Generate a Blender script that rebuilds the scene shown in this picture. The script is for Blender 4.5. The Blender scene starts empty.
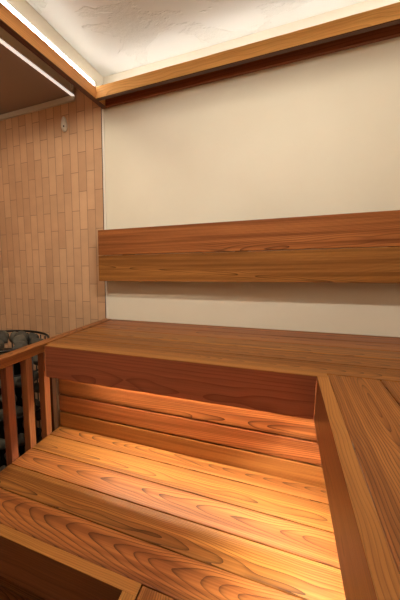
import bpy, bmesh, math, random
from mathutils import Vector, Matrix
random.seed(7)
C = bpy.context.scene.collection
S = 1.65            # metres per unit of the survey (back wall stands 1 unit from the camera)
CZ = 1.312          # camera height above the floor
def W(x, y, z): return Vector((x*S, y*S, CZ + z*S))

# ------------------------------------------------------------------ camera
cam = bpy.data.objects.new('camera', bpy.data.cameras.new('camera')); C.objects.link(cam)
p, yw, r = math.radians(-9.0565), math.radians(27.3232), math.radians(-1.3188)
fw = Vector((-math.sin(yw)*math.cos(p), math.cos(yw)*math.cos(p), math.sin(p)))
rt = Vector((math.cos(yw), math.sin(yw), 0)); up = rt.cross(fw)
rt2 = math.cos(r)*rt + math.sin(r)*up; up2 = -math.sin(r)*rt + math.cos(r)*up
M = Matrix((rt2, up2, -fw)).transposed().to_4x4(); M.translation = (0, 0, CZ)
cam.matrix_world = M
cam.data.sensor_fit = 'HORIZONTAL'; cam.data.sensor_width = 36
cam.data.lens = 347.67/400*36
cam.data.shift_x = 0.24; cam.data.shift_y = 0.0388
cam.data.clip_start = 0.01
bpy.context.scene.camera = cam
# ------------------------------------------------------------------ world, light, exposure
w = bpy.data.worlds.new('world'); bpy.context.scene.world = w; w.use_nodes = True
w.node_tree.nodes['Background'].inputs[0].default_value = (1.0, .80, .60, 1)
w.node_tree.nodes['Background'].inputs[1].default_value = 0.02
vs = bpy.context.scene.view_settings
vs.view_transform = 'Standard'; vs.look = 'None'; vs.gamma = 1; vs.use_curve_mapping = False
vs.exposure = 0.0
COVE = 14.5; UNDER = 390.0
def lamp(name, loc, energy, col, size, rot=(0, 0, 0), sy=None):
    l = bpy.data.lights.new(name, 'AREA'); l.energy = energy; l.color = col; l.size = size
    if sy: l.shape = 'RECTANGLE'; l.size_y = sy
    o = bpy.data.objects.new(name, l); C.objects.link(o); o.location = loc; o.rotation_euler = rot
    return o
lamp('wall_fill_light', W(-.05, .45, .488), 9.0, (1, .96, .86), .4, (math.radians(30), 0, 0), .05)  # added light out of view, brightens the back wall
lamp('tile_fill_light', W(-.552, .30, .498), 7.0, (1, .92, .76), .1, (math.radians(35), 0, 0), .04)  # added light out of view, brightens the tiles round the heater

lamp('front_fill_light', W(-.25, -.35, .50), 2.5, (1, .90, .74), .15)  # added fill behind the camera for the step and bench fronts

# ------------------------------------------------------------------ materials
def mat(name):
    m = bpy.data.materials.new(name); m.use_nodes = True
    nt = m.node_tree; return m, nt, nt.nodes, nt.links, nt.nodes['Principled BSDF']
def plain(name, col, rough=.5, metal=0, emit=None, es=0):
    m, nt, N, L, B = mat(name)
    B.inputs['Base Color'].default_value = (*col, 1); B.inputs['Roughness'].default_value = rough
    B.inputs['Metallic'].default_value = metal
    if emit: B.inputs['Emission Color'].default_value = (*emit, 1); B.inputs['Emission Strength'].default_value = es
    return m
def wood(name, light, mid, dark, ring=230.0, spread=.07, rough=.42, tilt=.085):
    """flat-sawn board: rings round an axis that runs slightly askew to the board's local X"""
    m, nt, N, L, B = mat(name)
    def n(t, **k):
        o = N.new(t)
        for a, b in k.items(): setattr(o, a, b)
        return o
    def math_(op, a, b=None, c=None):
        o = n('ShaderNodeMath', operation=op)
        for i, v in enumerate((a, b, c)):
            if v is None: continue
            if isinstance(v, (int, float)): o.inputs[i].default_value = v
            else: L.new(v, o.inputs[i])
        return o.outputs[0]
    tc = n('ShaderNodeTexCoord'); oi = n('ShaderNodeObjectInfo'); sep = n('ShaderNodeSeparateXYZ')
    L.new(tc.outputs['Object'], sep.inputs[0])
    R = oi.outputs['Random']
    r1 = math_('FRACT', math_('MULTIPLY', R, 37.7)); r2 = math_('FRACT', math_('MULTIPLY', R, 91.3)); r3 = math_('FRACT', math_('MULTIPLY', R, 173.9))
    x, y, z = sep.outputs
    # wobble, stretched along the board
    cmb = n('ShaderNodeCombineXYZ')
    L.new(math_('ADD', math_('MULTIPLY', x, 2.6), math_('MULTIPLY', R, 50)), cmb.inputs[0]); L.new(math_('MULTIPLY', y, 7.0), cmb.inputs[1]); L.new(math_('ADD', math_('MULTIPLY', z, 7.0), math_('MULTIPLY', r1, 9)), cmb.inputs[2])
    no = n('ShaderNodeTexNoise'); no.inputs['Scale'].default_value = 1.0; no.inputs['Detail'].default_value = 2.0; L.new(cmb.outputs[0], no.inputs['Vector'])
    wob = math_('SUBTRACT', no.outputs['Fac'], .5)
    yc = math_('ADD', math_('ADD', y, math_('MULTIPLY', math_('SUBTRACT', r1, .5), spread)), math_('MULTIPLY', wob, .035))
    slope = math_('MULTIPLY', math_('SUBTRACT', r2, .5), tilt*2)
    zc = math_('ADD', math_('ADD', z, math_('MULTIPLY', x, slope)), math_('ADD', math_('ADD', math_('MULTIPLY', r3, .035), .018), math_('MULTIPLY', wob, .03)))
    rad = math_('SQRT', math_('ADD', math_('MULTIPLY', yc, yc), math_('MULTIPLY', zc, zc)))
    fr = math_('FRACT', math_('MULTIPLY', rad, ring))
    # latewood: slow rise, sharp drop
    late = math_('POWER', fr, 5.0)
    fade = n('ShaderNodeTexNoise'); fade.inputs['Scale'].default_value = 5; 
    cf = n('ShaderNodeCombineXYZ'); L.new(math_('ADD', math_('MULTIPLY', x, .5), math_('MULTIPLY', r2, 40)), cf.inputs[0]); L.new(math_('MULTIPLY', y, 8.), cf.inputs[1]); L.new(cf.outputs[0], fade.inputs['Vector'])
    late = math_('MULTIPLY', late, math_('MULTIPLY_ADD', fade.outputs['Fac'], 1.3, .3))
    # fine fibres
    c2 = n('ShaderNodeCombineXYZ'); L.new(math_('MULTIPLY', x, 7), c2.inputs[0]); L.new(math_('MULTIPLY', y, 330), c2.inputs[1]); L.new(math_('MULTIPLY', z, 330), c2.inputs[2])
    fb = n('ShaderNodeTexNoise'); fb.inputs['Scale'].default_value = 1.0; fb.inputs['Detail'].default_value = 3; L.new(c2.outputs[0], fb.inputs['Vector'])
    # broad streaks
    c3 = n('ShaderNodeCombineXYZ'); L.new(math_('ADD', math_('MULTIPLY', x, 1.2), math_('MULTIPLY', R, 33)), c3.inputs[0]); L.new(math_('MULTIPLY', y, 62), c3.inputs[1]); L.new(math_('MULTIPLY', z, 62), c3.inputs[2])
    st = n('ShaderNodeTexNoise'); st.inputs['Scale'].default_value = 1.0; st.inputs['Detail'].default_value = 3; L.new(c3.outputs[0], st.inputs['Vector'])
    mix1 = n('ShaderNodeMix', data_type='RGBA'); mix1.inputs[6].default_value = (*light, 1); mix1.inputs[7].default_value = (*mid, 1)
    mr = n('ShaderNodeMapRange'); mr.inputs[1].default_value = .36; mr.inputs[2].default_value = .64; L.new(st.outputs['Fac'], mr.inputs[0]); L.new(mr.outputs[0], mix1.inputs[0])
    mix2 = n('ShaderNodeMix', data_type='RGBA'); mix2.inputs[7].default_value = (*dark, 1); L.new(mix1.outputs[2], mix2.inputs[6]); L.new(late, mix2.inputs[0])
    hsv = n('ShaderNodeHueSaturation'); L.new(mix2.outputs[2], hsv.inputs['Color'])
    L.new(math_('ADD', math_('MULTIPLY_ADD', r3, .26, .87), math_('MULTIPLY', math_('SUBTRACT', fb.outputs['Fac'], .5), .55)), hsv.inputs['Value'])
    L.new(math_('MULTIPLY_ADD', r1, .016, .492), hsv.inputs['Hue'])
    L.new(hsv.outputs[0], B.inputs['Base Color'])
    B.inputs['Roughness'].default_value = rough
    B.inputs['Specular IOR Level'].default_value = .16
    bp = n('ShaderNodeBump'); bp.inputs['Strength'].default_value = .12; bp.inputs['Distance'].default_value = .001
    L.new(math_('ADD', fb.outputs['Fac'], late), bp.inputs['Height']); L.new(bp.outputs[0], B.inputs['Normal'])
    return m
M_W = wood('bench_wood', (.36, .130, .033), (.195, .062, .016), (.048, .013, .004))
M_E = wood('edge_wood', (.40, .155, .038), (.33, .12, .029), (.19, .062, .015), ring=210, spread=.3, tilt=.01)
M_A = wood('apron_wood', (.25, .085, .033), (.215, .07, .026), (.15, .045, .017), ring=170, spread=.2, tilt=.012)
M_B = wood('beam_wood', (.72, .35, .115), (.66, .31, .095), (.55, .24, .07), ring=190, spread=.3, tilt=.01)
M_U = wood('underside_shade_wood', (.13, .045, .022), (.11, .037, .018), (.07, .022, .011), ring=190, spread=.3, tilt=.01)  # shade under the cove beams, put into the wood colour
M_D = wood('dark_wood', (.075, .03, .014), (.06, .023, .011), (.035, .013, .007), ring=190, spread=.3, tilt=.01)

def plaster():
    m, nt, N, L, B = mat('cream_plaster')
    tc = N.new('ShaderNodeTexCoord'); a = N.new('ShaderNodeTexNoise'); a.inputs['Scale'].default_value = 3.5; a.inputs['Detail'].default_value = 4
    L.new(tc.outputs['Object'], a.inputs['Vector'])
    cr = N.new('ShaderNodeValToRGB'); cr.color_ramp.elements[0].color = (.72, .645, .505, 1); cr.color_ramp.elements[1].color = (.76, .685, .545, 1)
    cr.color_ramp.elements[0].position = .3; cr.color_ramp.elements[1].position = .7
    L.new(a.outputs['Fac'], cr.inputs[0]); L.new(cr.outputs[0], B.inputs['Base Color'])
    B.inputs['Roughness'].default_value = .75; B.inputs['Specular IOR Level'].default_value = .2
    b = N.new('ShaderNodeTexNoise'); b.inputs['Scale'].default_value = 45; b.inputs['Detail'].default_value = 4; L.new(tc.outputs['Object'], b.inputs['Vector'])
    bp = N.new('ShaderNodeBump'); bp.inputs['Strength'].default_value = .12; bp.inputs['Distance'].default_value = .004
    L.new(b.outputs['Fac'], bp.inputs['Height']); L.new(bp.outputs[0], B.inputs['Normal'])
    return m
M_P = plaster()
def ceiling_mat():
    m, nt, N, L, B = mat('ceiling_stucco')
    tc = N.new('ShaderNodeTexCoord')
    a = N.new('ShaderNodeTexNoise'); a.inputs['Scale'].default_value = 3.1; a.inputs['Detail'].default_value = 5; a.inputs['Roughness'].default_value = .62; a.inputs['Distortion'].default_value = .6
    L.new(tc.outputs['Object'], a.inputs['Vector'])
    mr = N.new('ShaderNodeMapRange'); mr.inputs[1].default_value = .54; mr.inputs[2].default_value = .56; L.new(a.outputs['Fac'], mr.inputs[0])
    b = N.new('ShaderNodeTexNoise'); b.inputs['Scale'].default_value = 34; b.inputs['Detail'].default_value = 6; b.inputs['Roughness'].default_value = .7; L.new(tc.outputs['Object'], b.inputs['Vector'])
    mu = N.new('ShaderNodeMath'); mu.operation = 'MULTIPLY'; L.new(mr.outputs[0], mu.inputs[0]); L.new(b.outputs['Fac'], mu.inputs[1])
    bp = N.new('ShaderNodeBump'); bp.inputs['Strength'].default_value = .7; bp.inputs['Distance'].default_value = .006
    L.new(mu.outputs[0], bp.inputs['Height']); L.new(bp.outputs[0], B.inputs['Normal'])
    mx = N.new('ShaderNodeMix'); mx.data_type = 'RGBA'; mx.inputs[6].default_value = (.73, .72, .655, 1); mx.inputs[7].default_value = (.68, .67, .60, 1)
    L.new(mu.outputs[0], mx.inputs[0]); L.new(mx.outputs[2], B.inputs['Base Color'])
    B.inputs['Roughness'].default_value = .8; B.inputs['Specular IOR Level'].default_value = .15
    return m
M_C = ceiling_mat()
def tiles():
    m, nt, N, L, B = mat('terracotta_tiles')
    tc = N.new('ShaderNodeTexCoord')
    ge = N.new('ShaderNodeNewGeometry'); su = N.new('ShaderNodeVectorMath'); su.operation = 'SUBTRACT'
    L.new(ge.outputs['Position'], su.inputs[0]); su.inputs[1].default_value = (-.5387*S, S, CZ-.0767*S)
    mp = N.new('ShaderNodeSeparateXYZ'); L.new(su.outputs[0], mp.inputs[0])
    cb = N.new('ShaderNodeCombineXYZ'); L.new(mp.outputs[2], cb.inputs[0])   # courses stand upright
    ad = N.new('ShaderNodeMath'); ad.operation = 'ADD'; L.new(mp.outputs[0], ad.inputs[0]); L.new(mp.outputs[1], ad.inputs[1]); L.new(ad.outputs[0], cb.inputs[1])
    br = N.new('ShaderNodeTexBrick'); br.inputs['Scale'].default_value = 1; br.inputs['Brick Width'].default_value = .1944; br.inputs['Row Height'].default_value = .0474
    br.inputs['Mortar Size'].default_value = .0015; br.inputs['Mortar Smooth'].default_value = .15; br.offset = .5; br.inputs['Bias'].default_value = -.1
    br.inputs['Color1'].default_value = (.54, .315, .175, 1); br.inputs['Color2'].default_value = (.65, .395, .225, 1); br.inputs['Mortar'].default_value = (.30, .165, .095, 1)
    L.new(cb.outputs[0], br.inputs['Vector'])
    no = N.new('ShaderNodeTexNoise'); no.inputs['Scale'].default_value = 14; no.inputs['Detail'].default_value = 4; L.new(tc.outputs['Object'], no.inputs['Vector'])
    hs = N.new('ShaderNodeHueSaturation'); mr = N.new('ShaderNodeMapRange'); mr.inputs[3].default_value = .86; mr.inputs[4].default_value = 1.14
    L.new(no.outputs['Fac'], mr.inputs[0]); L.new(mr.outputs[0], hs.inputs['Value']); L.new(br.outputs['Color'], hs.inputs['Color']); L.new(hs.outputs[0], B.inputs['Base Color'])
    B.inputs['Roughness'].default_value = .55; B.inputs['Specular IOR Level'].default_value = .25
    iv = N.new('ShaderNodeMath'); iv.operation = 'SUBTRACT'; iv.inputs[0].default_value = 1; L.new(br.outputs['Fac'], iv.inputs[1])
    bp = N.new('ShaderNodeBump'); bp.inputs['Strength'].default_value = .5; bp.inputs['Distance'].default_value = .002
    L.new(iv.outputs[0], bp.inputs['Height']); L.new(bp.outputs[0], B.inputs['Normal'])
    return m
M_T = tiles()
def stone_mat():
    m, nt, N, L, B = mat('heater_stone')
    tc = N.new('ShaderNodeTexCoord'); oi = N.new('ShaderNodeObjectInfo')
    a = N.new('ShaderNodeTexNoise'); a.inputs['Scale'].default_value = 55; a.inputs['Detail'].default_value = 6; L.new(tc.outputs['Object'], a.inputs['Vector'])
    cr = N.new('ShaderNodeValToRGB'); cr.color_ramp.elements[0].color = (.035, .026, .017, 1); cr.color_ramp.elements[1].color = (.12, .10, .068, 1)
    L.new(a.outputs['Fac'], cr.inputs[0])
    hs = N.new('ShaderNodeHueSaturation'); mr = N.new('ShaderNodeMapRange'); mr.inputs[3].default_value = .45; mr.inputs[4].default_value = 1.25
    L.new(oi.outputs['Random'], mr.inputs[0]); L.new(mr.outputs[0], hs.inputs['Value']); L.new(cr.outputs[0], hs.inputs['Color'])
    L.new(hs.outputs[0], B.inputs['Base Color']); B.inputs['Roughness'].default_value = .85
    bp = N.new('ShaderNodeBump'); bp.inputs['Strength'].default_value = .6; bp.inputs['Distance'].default_value = .003
    L.new(a.outputs['Fac'], bp.inputs['Height']); L.new(bp.outputs[0], B.inputs['Normal'])
    return m
M_S = stone_mat()
M_PANEL = plain('dark_taupe_panel', (.30, .22, .18), .6)
M_WHITE = plain('white_profile', (.78, .70, .60), .4)
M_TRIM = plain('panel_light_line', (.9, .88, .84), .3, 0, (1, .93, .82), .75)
M_GREY = plain('grey_side', (.55, .50, .43), .6)
M_IVORY = plain('ivory_plastic', (.60, .53, .42), .4)
M_BLACK = plain('black_steel', (.015, .013, .012), .45, .6)
M_DOT = plain('dark_slot', (.02, .015, .01), .6)
M_LED = plain('led_diffuser', (.9, .9, .9), .5, 0, (1, 1, .98), COVE)
M_LEDU = plain('led_diffuser_warm', (.9, .9, .9), .5, 0, (1, .98, .76), UNDER)
M_ALU = plain('aluminium_profile', (.7, .68, .64), .35, .9)
M_FLOOR = plain('dark_floor_tile', (.16, .11, .08), .5)

# ------------------------------------------------------------------ helpers
def mesh_obj(name, bm, m, parent=None, loc=(0, 0, 0), rotz=0, smooth=False):
    me = bpy.data.meshes.new(name); bm.to_mesh(me); bm.free(); me.materials.append(m)
    if smooth:
        for f in me.polygons: f.use_smooth = True
    o = bpy.data.objects.new(name, me); C.objects.link(o)
    o.location = loc; o.rotation_euler = (0, 0, rotz)
    if parent is not None:
        o.parent = parent; o.location = Vector(loc) - parent.location
    return o
def box(name, a, b, m, parent=None, bev=.0015, axis='x', pa=None):
    """box between two survey corners; local X runs along the grain"""
    A, B_ = W(*a), W(*b)
    lo = Vector([min(A[i], B_[i]) for i in range(3)]); hi = Vector([max(A[i], B_[i]) for i in range(3)])
    c = (lo+hi)/2; d = hi-lo; rz = 0
    bm = bmesh.new(); bmesh.ops.create_cube(bm, size=1)
    if axis == 'y': d = Vector((d.y, d.x, d.z)); rz = math.pi/2
    if axis == 'z':
        bmesh.ops.scale(bm, vec=(d.z, d.y, d.x), verts=bm.verts)
    else: bmesh.ops.scale(bm, vec=d, verts=bm.verts)
    if bev: bmesh.ops.bevel(bm, geom=bm.edges[:], offset=min(bev, min(d)*.3), segments=2, affect='EDGES', profile=.6)
    o = mesh_obj(name, bm, m, parent, c, rz)
    if axis == 'z': o.rotation_euler = (0, math.pi/2, 0)
    return o
def empty(name, loc, label, cat, group=None):
    o = bpy.data.objects.new(name, None); C.objects.link(o); o.location = loc; o.empty_display_size = .1
    o['label'] = label; o['category'] = cat
    if group: o['group'] = group
    return o
def tag(o, label, cat, group=None):
    o['label'] = label; o['category'] = cat
    if group: o['group'] = group
    return o
def struct(o): o['kind'] = 'structure'; return o

# ------------------------------------------------------------------ the room
XL, XR, YB, YF, ZF, ZC = -.94, .44, 1.0, -.62, -.795, .530
ZO = .545                         # ceiling outside the cove
XJ = -.507                        # joint between plaster and tiles
XB = -.49                         # inner face of left beam
T = .04
struct(box('floor', (XL-T, YF-T, ZF-.03), (XR+T, YB+T, ZF), M_FLOOR, bev=0))
struct(box('ceiling', (-.5035, YF-T, ZC), (XR+T, YB+T, ZC+.03), M_C, bev=0))
struct(box('ceiling', (XL-T, YF-T, ZO), (-.5045, YB+T, ZO+.03), M_P, bev=0))
struct(box('wall_back', (XJ, YB, ZF), (XR, YB+T, ZC), M_P, bev=0))
struct(box('wall_back_left', (XL, YB, ZF), (XJ, YB+T, ZO), M_T, bev=0))
struct(box('wall_left', (XL-T, YF, ZF), (XL, YB+T, ZO), M_T, bev=0))
struct(box('wall_right', (XR, YF, ZF), (XR+T, YB+T, ZC), M_P, bev=0))
struct(box('wall_front', (XL-T, YF-T, ZF), (XR+T, YF, ZO), M_P, bev=0))
struct(box('trim_1', (XJ, YB-.004, -.187), (XJ+.0065, YB, .50), M_WHITE, bev=.001, axis='z'))      # white edge strip at the joint
struct(box('trim_2', (XJ-.0035, YB-.0015, -.187), (XJ-.0005, YB, .50), M_DOT, bev=0, axis='z'))    # dark joint line
# lowered panel above the heater
g = empty('lowered_ceiling_panel', W(-.77, .2, .497), 'dark taupe lowered ceiling panel with a white edge profile, at the top left', 'ceiling panel')
box('side_face', (-.6055, YF+.002, .5028), (-.6005, YB-.003, ZO-.0005), M_GREY, g, bev=0, axis='y')['label'] = 'grey side face'
box('panel', (XL+.002, YF+.002, .503), (-.606, YB-.003, .53), M_PANEL, g, bev=0, axis='y')
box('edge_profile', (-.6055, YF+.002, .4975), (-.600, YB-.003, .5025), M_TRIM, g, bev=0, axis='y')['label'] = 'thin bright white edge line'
struct(box('trim_3', (XL+.002, YB-.010, .486), (-.600, YB, .5015), M_IVORY, bev=.001))              # pale strip under the panel at the wall

# ------------------------------------------------------------------ cove frame
ZB, ZT = .4435, .4745
b1 = empty('cove_beam', W(XB, .2, ZB), 'orange wooden cove beam running into the depth, below the bright light line', 'beam')
box('beam_board', (XB-.0135, YF+.002, ZB+.0015), (XB, YB-.002, ZT), M_B, b1, axis='y')
box('shade_strip', (XB-.0138, YF+.002, ZB-.0005), (XB-.0003, YB-.002, ZB+.0013), M_U, b1, bev=0, axis='y')['label'] = 'dark brown strip standing in for the underside shade'
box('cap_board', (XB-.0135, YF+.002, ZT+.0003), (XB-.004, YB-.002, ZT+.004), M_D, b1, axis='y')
struct(box('trim_4', (XB-.0135, YF+.002, ZT+.0045), (XB-.0095, YB-.002, ZC-.001), M_P, bev=0))
b2 = empty('cove_beam', W(0, .935, ZB), 'orange wooden cove beam parallel to the back wall, above the cream wall', 'beam')
box('beam_board', (XB+.0008, .93, ZB+.0015), (XR-.002, .9445, ZT), M_B, b2)
box('shade_strip', (XB+.0008, .9303, ZB-.0005), (XR-.002, .9448, ZB+.0013), M_U, b2, bev=0)['label'] = 'dark brown strip standing in for the underside shade'
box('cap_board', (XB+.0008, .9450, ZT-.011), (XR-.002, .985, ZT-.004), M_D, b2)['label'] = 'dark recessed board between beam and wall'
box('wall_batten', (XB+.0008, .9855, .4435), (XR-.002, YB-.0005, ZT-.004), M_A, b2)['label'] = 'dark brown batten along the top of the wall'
b3 = empty('cove_beam', W(.40, .2, ZB), 'wooden cove beam along the right wall', 'beam')
box('beam_board', (.385, YF+.02, ZB), (.399, .9285, ZT), M_B, b3, axis='y')
b4 = empty('cove_beam', W(0, -.58, ZB), 'wooden cove beam along the front wall', 'beam')
box('beam_board', (XB+.001, -.58, ZB), (.384, -.566, ZT), M_B, b4)
# light lines
def led(name, a, b, axis, label, m, base=True):
    e = empty(name, (W(*a)+W(*b))/2, label, 'light strip')
    d = box('diffuser', a, b, m, e, bev=.0008, axis=axis)
    return e, d
e, _ = led('led_strip', (XB-.003, YF+.03, ZT+.0015), (XB-.0004, .925, ZT+.009), 'y', 'bright white light line along the top of the left cove beam', M_LED)
box('profile', (XB-.0038, YF+.03, ZT+.0006), (XB-.0031, .925, ZT+.009), M_ALU, e, bev=0, axis='y')
led('led_strip', (XB+.02, .950, ZT-.003), (XR-.02, .956, ZT+.003), 'x', 'light line hidden behind the cove beam along the back wall', M_LED)
led('led_strip', (.403, YF+.04, ZT-.003), (.409, .92, ZT+.003), 'y', 'light line on the cove beam along the right wall', M_LED)
led('led_strip', (XB+.02, -.592, ZT-.003), (.38, -.586, ZT+.003), 'x', 'light line on the cove beam along the front wall', M_LED)

# added unseen baffles that cut the fill lights to shade the wall tops
cl = empty('wall_light_baffle', W(-.05, .45, .48), 'added white baffle frame around the wall fill light', 'light baffle')
for a, b in (((-.25, .55, .4755), (.15, .556, ZC-.0005)), ((-.25, .344, .4755), (.15, .35, ZC-.0005)), ((-.256, .344, .4755), (-.2505, .556, ZC-.0005)), ((.1505, .344, .4755), (.156, .556, ZC-.0005))):
    box('baffle_side', a, b, M_WHITE, cl)
hl = box('tile_light_baffle', (-.600, .40, .4865), (-.5045, .406, ZO-.0005), M_WHITE)
tag(hl, 'added white baffle board shading the top of the tiled wall', 'baffle board')

# ------------------------------------------------------------------ upper benches
ZU = -.189; PT = .014; PW = .0685
ub = empty('sauna_bench', W(0, .82, ZF), 'upper back wooden bench of long planks running along the cream wall', 'bench', 'upper sauna benches')
y = .6405
ys = []
while y < .999:
    y2 = min(y+PW, .9985)
    if y2-y > .01: ys.append((y, y2))
    y += PW
xl = -.484
for k, (y1, y2) in enumerate(ys):
    box('plank', (xl, y1+.0007, ZU-PT), (XR-.002, y2-.0007, ZU), M_W, ub, bev=.003)
box('front_board', (-.472, .618, -.2615), (.0553, .6395, ZU), M_A, ub, bev=.002)['label'] = 'dark front board with a lighter top edge'
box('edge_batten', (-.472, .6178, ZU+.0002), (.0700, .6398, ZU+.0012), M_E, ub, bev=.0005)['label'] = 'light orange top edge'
rb = empty('sauna_bench', W(.25, .2, ZF), 'upper right wooden bench whose planks run into the depth', 'bench', 'upper sauna benches')
x = .0708
while x < XR-.01:
    x2 = min(x+PW, XR-.002)
    box('plank', (x+.0007, YF+.2, ZU-PT), (x2-.0007, .6397, ZU), M_W, rb, bev=.003, axis='y')
    x += PW
box('front_board', (.0555, YF+.2, -.2625), (.0700, .6170, ZU), M_A, rb, bev=.002, axis='y')['label'] = 'dark side board facing the lower bench'
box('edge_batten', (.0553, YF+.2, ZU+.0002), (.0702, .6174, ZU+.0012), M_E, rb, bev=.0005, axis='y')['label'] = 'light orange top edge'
# under-bench light lines
led('led_strip', (-.37, .666, -.232), (.048, .670, -.2295), 'x', 'warm light line under the upper back bench', M_LEDU)
led('led_strip', (.0745, YF+.25, -.2555), (.0785, .60, -.253), 'y', 'warm light line under the upper right bench', M_LEDU)

# ------------------------------------------------------------------ riser, lower bench
rp = empty('riser_panel', W(-.1, .69, -.417), 'wooden riser panel of three stacked boards between lower and upper bench', 'panel')
for z1, z2 in ((-.4145, -.3760), (-.3730, -.3315), (-.3285, -.2855), (-.2825, -.2045)):
    box('board', (-.4865, .684, z1), (XR-.003, .698, z2), M_W, rp, bev=.003)
lb = empty('sauna_bench', W(-.2, .5, ZF), 'lower wooden bench platform lit from under the upper bench', 'bench')
ZL = -.415
y = .3645
while y < .69:
    y2 = y+PW
    box('plank', (-.4868, y+.0011, ZL-PT), (XR-.003, y2-.0011, ZL), M_W, lb, bev=.003)
    y += PW
box('front_board', (-.4868, .3455, -.4895), (-.1425, .3635, ZL), M_A, lb, bev=.002)['label'] = 'dark front board'
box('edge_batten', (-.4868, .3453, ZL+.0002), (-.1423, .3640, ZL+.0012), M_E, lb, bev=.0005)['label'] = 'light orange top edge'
lr = empty('sauna_bench', W(.1, 0, ZF), 'lower right wooden bench with planks running towards the viewer, at the bottom edge', 'bench')
x = -.1417
while x < XR-.01:
    x2 = min(x+PW, XR-.003)
    box('plank', (x+.0007, YF+.25, ZL-PT), (x2-.0007, .3636, ZL), M_W, lr, bev=.002, axis='y')
    x += PW
box('front_board', (-.1605, YF+.25, -.4895), (-.1424, .3447, ZL), M_A, lr, bev=.002, axis='y')
box('edge_batten', (-.1607, YF+.25, ZL+.0002), (-.1421, .3449, ZL+.0012), M_E, lr, bev=.0005, axis='y')['label'] = 'light orange top edge'
for e, pts in ((ub, ((-.45, .95), (.0, .95), (.40, .95))), (rb, ((.40, -.3), (.40, .55))), (lb, ((-.46, .60), (.0, .60), (.40, .60))), (lr, ((.38, -.3), (-.11, -.3), (-.11, .33)))):
    top = ZU-PT-.0005 if e in (ub, rb) else ZL-PT-.0005
    for (px, py) in pts:
        box('leg', (px-.014, py-.014, (ZL if e is rb else ZF)+.0005), (px+.014, py+.014, top), M_A, e, axis='z')
# step
sp = empty('step', W(-.35, .4, ZF), 'low wooden step below the lower bench, at the bottom left corner', 'step')
ZS = -.56
y = .383-3*PW
while y < .50:
    box('plank', (-.484, y+.0012, ZS-PT), (-.165, y+PW-.0012, ZS), M_W, sp, bev=.003)
    y += PW
for px in (-.45, -.20):
    for py in (.26, .50):
        box('leg', (px-.014, py-.014, ZF+.0005), (px+.014, py+.014, ZS-PT-.0005), M_A, sp, axis='z')

# ------------------------------------------------------------------ railing
rl = empty('slatted_railing', W(-.50, .5, ZF), 'wooden slatted railing with a flat top rail in front of the stone heater', 'railing')
box('top_rail', (-.514, YF+.25, -.2085), (-.4868, .9985, ZU), M_W, rl, bev=.002, axis='y')
k = 0
for i in range(-5, 8):
    yy = .519+.0615*i
    if i == 3: continue
    box('slat', (-.505, yy-.0105, ZF+.0005), (-.4885, yy+.0105, -.209), M_A, rl, bev=.002, axis='z')
box('post', (-.505, .662, ZF+.0005), (-.4885, .681, -.209), M_D, rl, bev=.002, axis='z')['label'] = 'dark upright post'

# ------------------------------------------------------------------ backrest
br = empty('backrest', W(-.1, .96, -.065), 'wooden backrest of two wide boards fixed to the cream wall', 'backrest')
YA = .950
for z1, z2 in ((-.0635, .0137), (.0147, .0893)):
    box('board', (-.5055, YA, z1), (XR-.003, YA+.020, z2), M_W, br, bev=.002)
for px in (-.42, -.1, .22):
    box('spacer', (px-.015, YA+.0205, -.055), (px+.015, YB-.0005, .08), M_D, br, axis='z')

# ------------------------------------------------------------------ wall sensor
se = empty('temperature_sensor', W(-.638, .995, .425), 'small ivory oval sensor on the tiled wall under the dark panel', 'sensor')
bm = bmesh.new(); bmesh.ops.create_uvsphere(bm, u_segments=24, v_segments=16, radius=1)
bmesh.ops.scale(bm, vec=(.0145, .022, .037), verts=bm.verts)
for v in bm.verts:
    if v.co.y > .012: v.co.y = .012
    v.co.x *= 1-.25*(v.co.z/.037)
mesh_obj('housing', bm, M_IVORY, se, W(-.638, 1, .4245)+Vector((0, -.0125, 0)), 0, True)
bm = bmesh.new(); bmesh.ops.create_uvsphere(bm, u_segments=12, v_segments=8, radius=.0042)
mesh_obj('button', bm, M_DOT, se, W(-.638, 1, .4245)+Vector((.008, -.031, -.016)), 0, True)['label'] = 'small dark button'
# cord loop hanging by the panel corner
pts = [(-.588, .96, .542), (-.589, .96, .515), (-.586, .96, .502), (-.583, .96, .510), (-.582, .96, .542)]
cu = bpy.data.curves.new('cord', 'CURVE'); cu.dimensions = '3D'; cu.bevel_depth = .0018; cu.bevel_resolution = 2
s = cu.splines.new('BEZIER'); s.bezier_points.add(len(pts)-1)
for q, v in zip(s.bezier_points, pts): q.co = W(*v); q.handle_left_type = q.handle_right_type = 'AUTO'
tmp = bpy.data.objects.new('tmp', cu); C.objects.link(tmp)
dg = bpy.context.evaluated_depsgraph_get(); me = bpy.data.meshes.new_from_object(tmp.evaluated_get(dg)); bpy.data.objects.remove(tmp)
me.materials.clear(); me.materials.append(M_WHITE)
o = bpy.data.objects.new('cord_loop', me); C.objects.link(o)
tag(o, 'thin white cord loop hanging beside the corner of the dark panel', 'cord')

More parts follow.
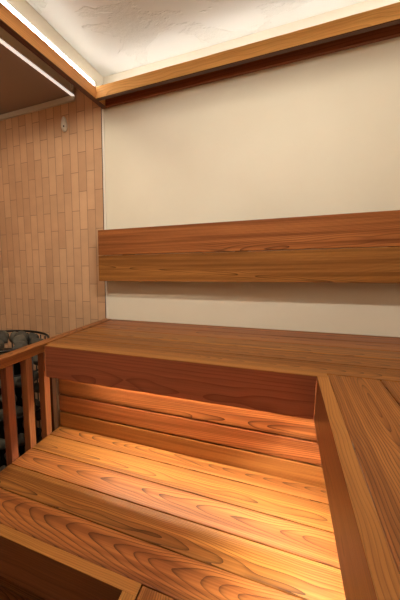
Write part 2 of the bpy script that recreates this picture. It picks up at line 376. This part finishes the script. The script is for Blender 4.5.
# ------------------------------------------------------------------ heater with stones
HX, HY, HR, HT = -.715, .735, .135, -.222
hc = W(HX, HY, ZF)
ht = empty('sauna_heater', hc, 'black round pillar heater with a bar cage full of stones, behind the railing', 'heater')
Rm = HR*S; H = (HT-ZF)*S
def ring(z, R_, t):
    bm = bmesh.new(); n = 48; m_ = 8; vs_ = []
    for i in range(n):
        a = 2*math.pi*i/n
        vs_.append([bm.verts.new(((R_+t*math.cos(2*math.pi*j/m_))*math.cos(a), (R_+t*math.cos(2*math.pi*j/m_))*math.sin(a), z+t*math.sin(2*math.pi*j/m_))) for j in range(m_)])
    for i in range(n):
        for j in range(m_):
            bm.faces.new((vs_[i][j], vs_[(i+1) % n][j], vs_[(i+1) % n][(j+1) % m_], vs_[i][(j+1) % m_]))
    return bm
mesh_obj('rim', ring(H, Rm, .006), M_BLACK, ht, hc, 0, True)
for q in (.12, .42, .68, .88): mesh_obj('cage_ring', ring(H*q, Rm, .004), M_BLACK, ht, hc, 0, True)
for i in range(30):
    a = 2*math.pi*i/30
    bm = bmesh.new(); bmesh.ops.create_cone(bm, cap_ends=True, segments=8, radius1=.0035, radius2=.0035, depth=H-.06)
    mesh_obj('cage_bar', bm, M_BLACK, ht, hc+Vector(((Rm)*math.cos(a), (Rm)*math.sin(a), .03+(H-.06)/2+.02)), 0, True)
bm = bmesh.new(); bmesh.ops.create_cone(bm, cap_ends=True, segments=40, radius1=Rm+.01, radius2=Rm+.01, depth=.05)
mesh_obj('base', bm, M_BLACK, ht, hc+Vector((0, 0, .0255)))
bm = bmesh.new(); bmesh.ops.create_cone(bm, cap_ends=True, segments=32, radius1=.122, radius2=.122, depth=H-.12)
mesh_obj('element_core', bm, M_BLACK, ht, hc+Vector((0, 0, .052+(H-.12)/2)))
def stone_mesh(seed, s):
    rr = random.Random(seed); bm = bmesh.new(); bmesh.ops.create_icosphere(bm, subdivisions=3, radius=1)
    ax = [Vector((rr.uniform(-1, 1), rr.uniform(-1, 1), rr.uniform(-1, 1))).normalized() for _ in range(11)]
    cut = [rr.uniform(.62, .9) for _ in ax]
    for v in bm.verts:
        for a, c_ in zip(ax, cut):
            d = v.co.dot(a)
            if d > c_: v.co -= a*(d-c_)*.9
    bmesh.ops.scale(bm, vec=(s*rr.uniform(.9, 1.2), s*rr.uniform(.8, 1.05), s*rr.uniform(.7, .95)), verts=bm.verts)
    me = bpy.data.meshes.new('heater_stone'); bm.to_mesh(me); bm.free(); me.materials.append(M_S)
    for f in me.polygons: f.use_smooth = True
    return me
protos = [stone_mesh(k, .036) for k in range(7)]
def stone(x_, y_, z_, k, label, group=None, sc=1.0):
    o = bpy.data.objects.new('heater_stone', protos[k % 7]); C.objects.link(o)
    o.location = (x_, y_, z_); o.rotation_euler = (random.uniform(0, 6), random.uniform(-.4, .4), random.uniform(0, 6)); o.scale = (sc,)*3
    tag(o, label, 'stone', group); return o
zt = hc.z+H
G = 'stones packed inside the heater cage'
lv = [l_ for l_ in range(12) if hc.z+.10+l_*.069 <= zt-.02]
words = ['topmost row', 'second row from the top', 'third row from the top', 'fourth row from the top', 'fifth row from the top', 'sixth row from the top', 'seventh row from the top', 'eighth row from the top', 'ninth row from the top', 'tenth row from the top']
lv = lv[-9:]                     # deeper rows stay hidden behind the lower bench
n = 0
for lev in lv:
    z_ = hc.z+.10+lev*.069
    row = words[lv[-1]-lev]
    for i in range(13):
        a = 2*math.pi*(i+.5*(lev % 2))/13
        d = (math.degrees(a)+180) % 360-180
        if not (-75 < d < 25): continue                           # the side seen through the railing
        place = ('left of first slat' if d < -50 else 'between slats one and two' if d < -25 else 'between slats two and three' if d < 2 else 'beside the bench')
        stone(hc.x+(Rm-.046)*math.cos(a), hc.y+(Rm-.046)*math.sin(a), z_, n, 'grey caged stone %s, %s' % (place, row), G, .92); n += 1
G2 = 'stones heaped on top of the heater'
top = [((0, 0, .02), 'middle of the heap at the left picture edge'), ((.085, .03, .012), 'middle of the heap, just behind the front centre stone'),
       ((.03, .10, .006), 'back of the heap, right of centre'), ((-.06, .075, .01), 'back of the heap, small visible tip left of centre'),
       ((-.10, -.01, .004), 'far left side of the heap, towards the tiles'), ((-.045, -.09, .01), 'far left side of the heap, towards the viewer'), ((.05, -.085, .008), 'front of the heap, cut by the left picture edge'),
       ((.145, -.045, -.004), 'front centre of the heap, largest one above the rail'), ((.135, .085, -.012), 'rightmost of the heap, beside the rim'),
       ((.045, .165, -.014), 'back right of the heap, touching the rim'), ((-.06, .155, -.012), 'backmost of the heap, under the tiles')]
for i, ((dx, dy, dz), pl) in enumerate(top):
    stone(hc.x+dx*1.04, hc.y+dy*1.04, zt+dz-.012, i+2, 'rounded grey heater stone, '+(pl or 'far left side of the heap'), G2, 1.1)
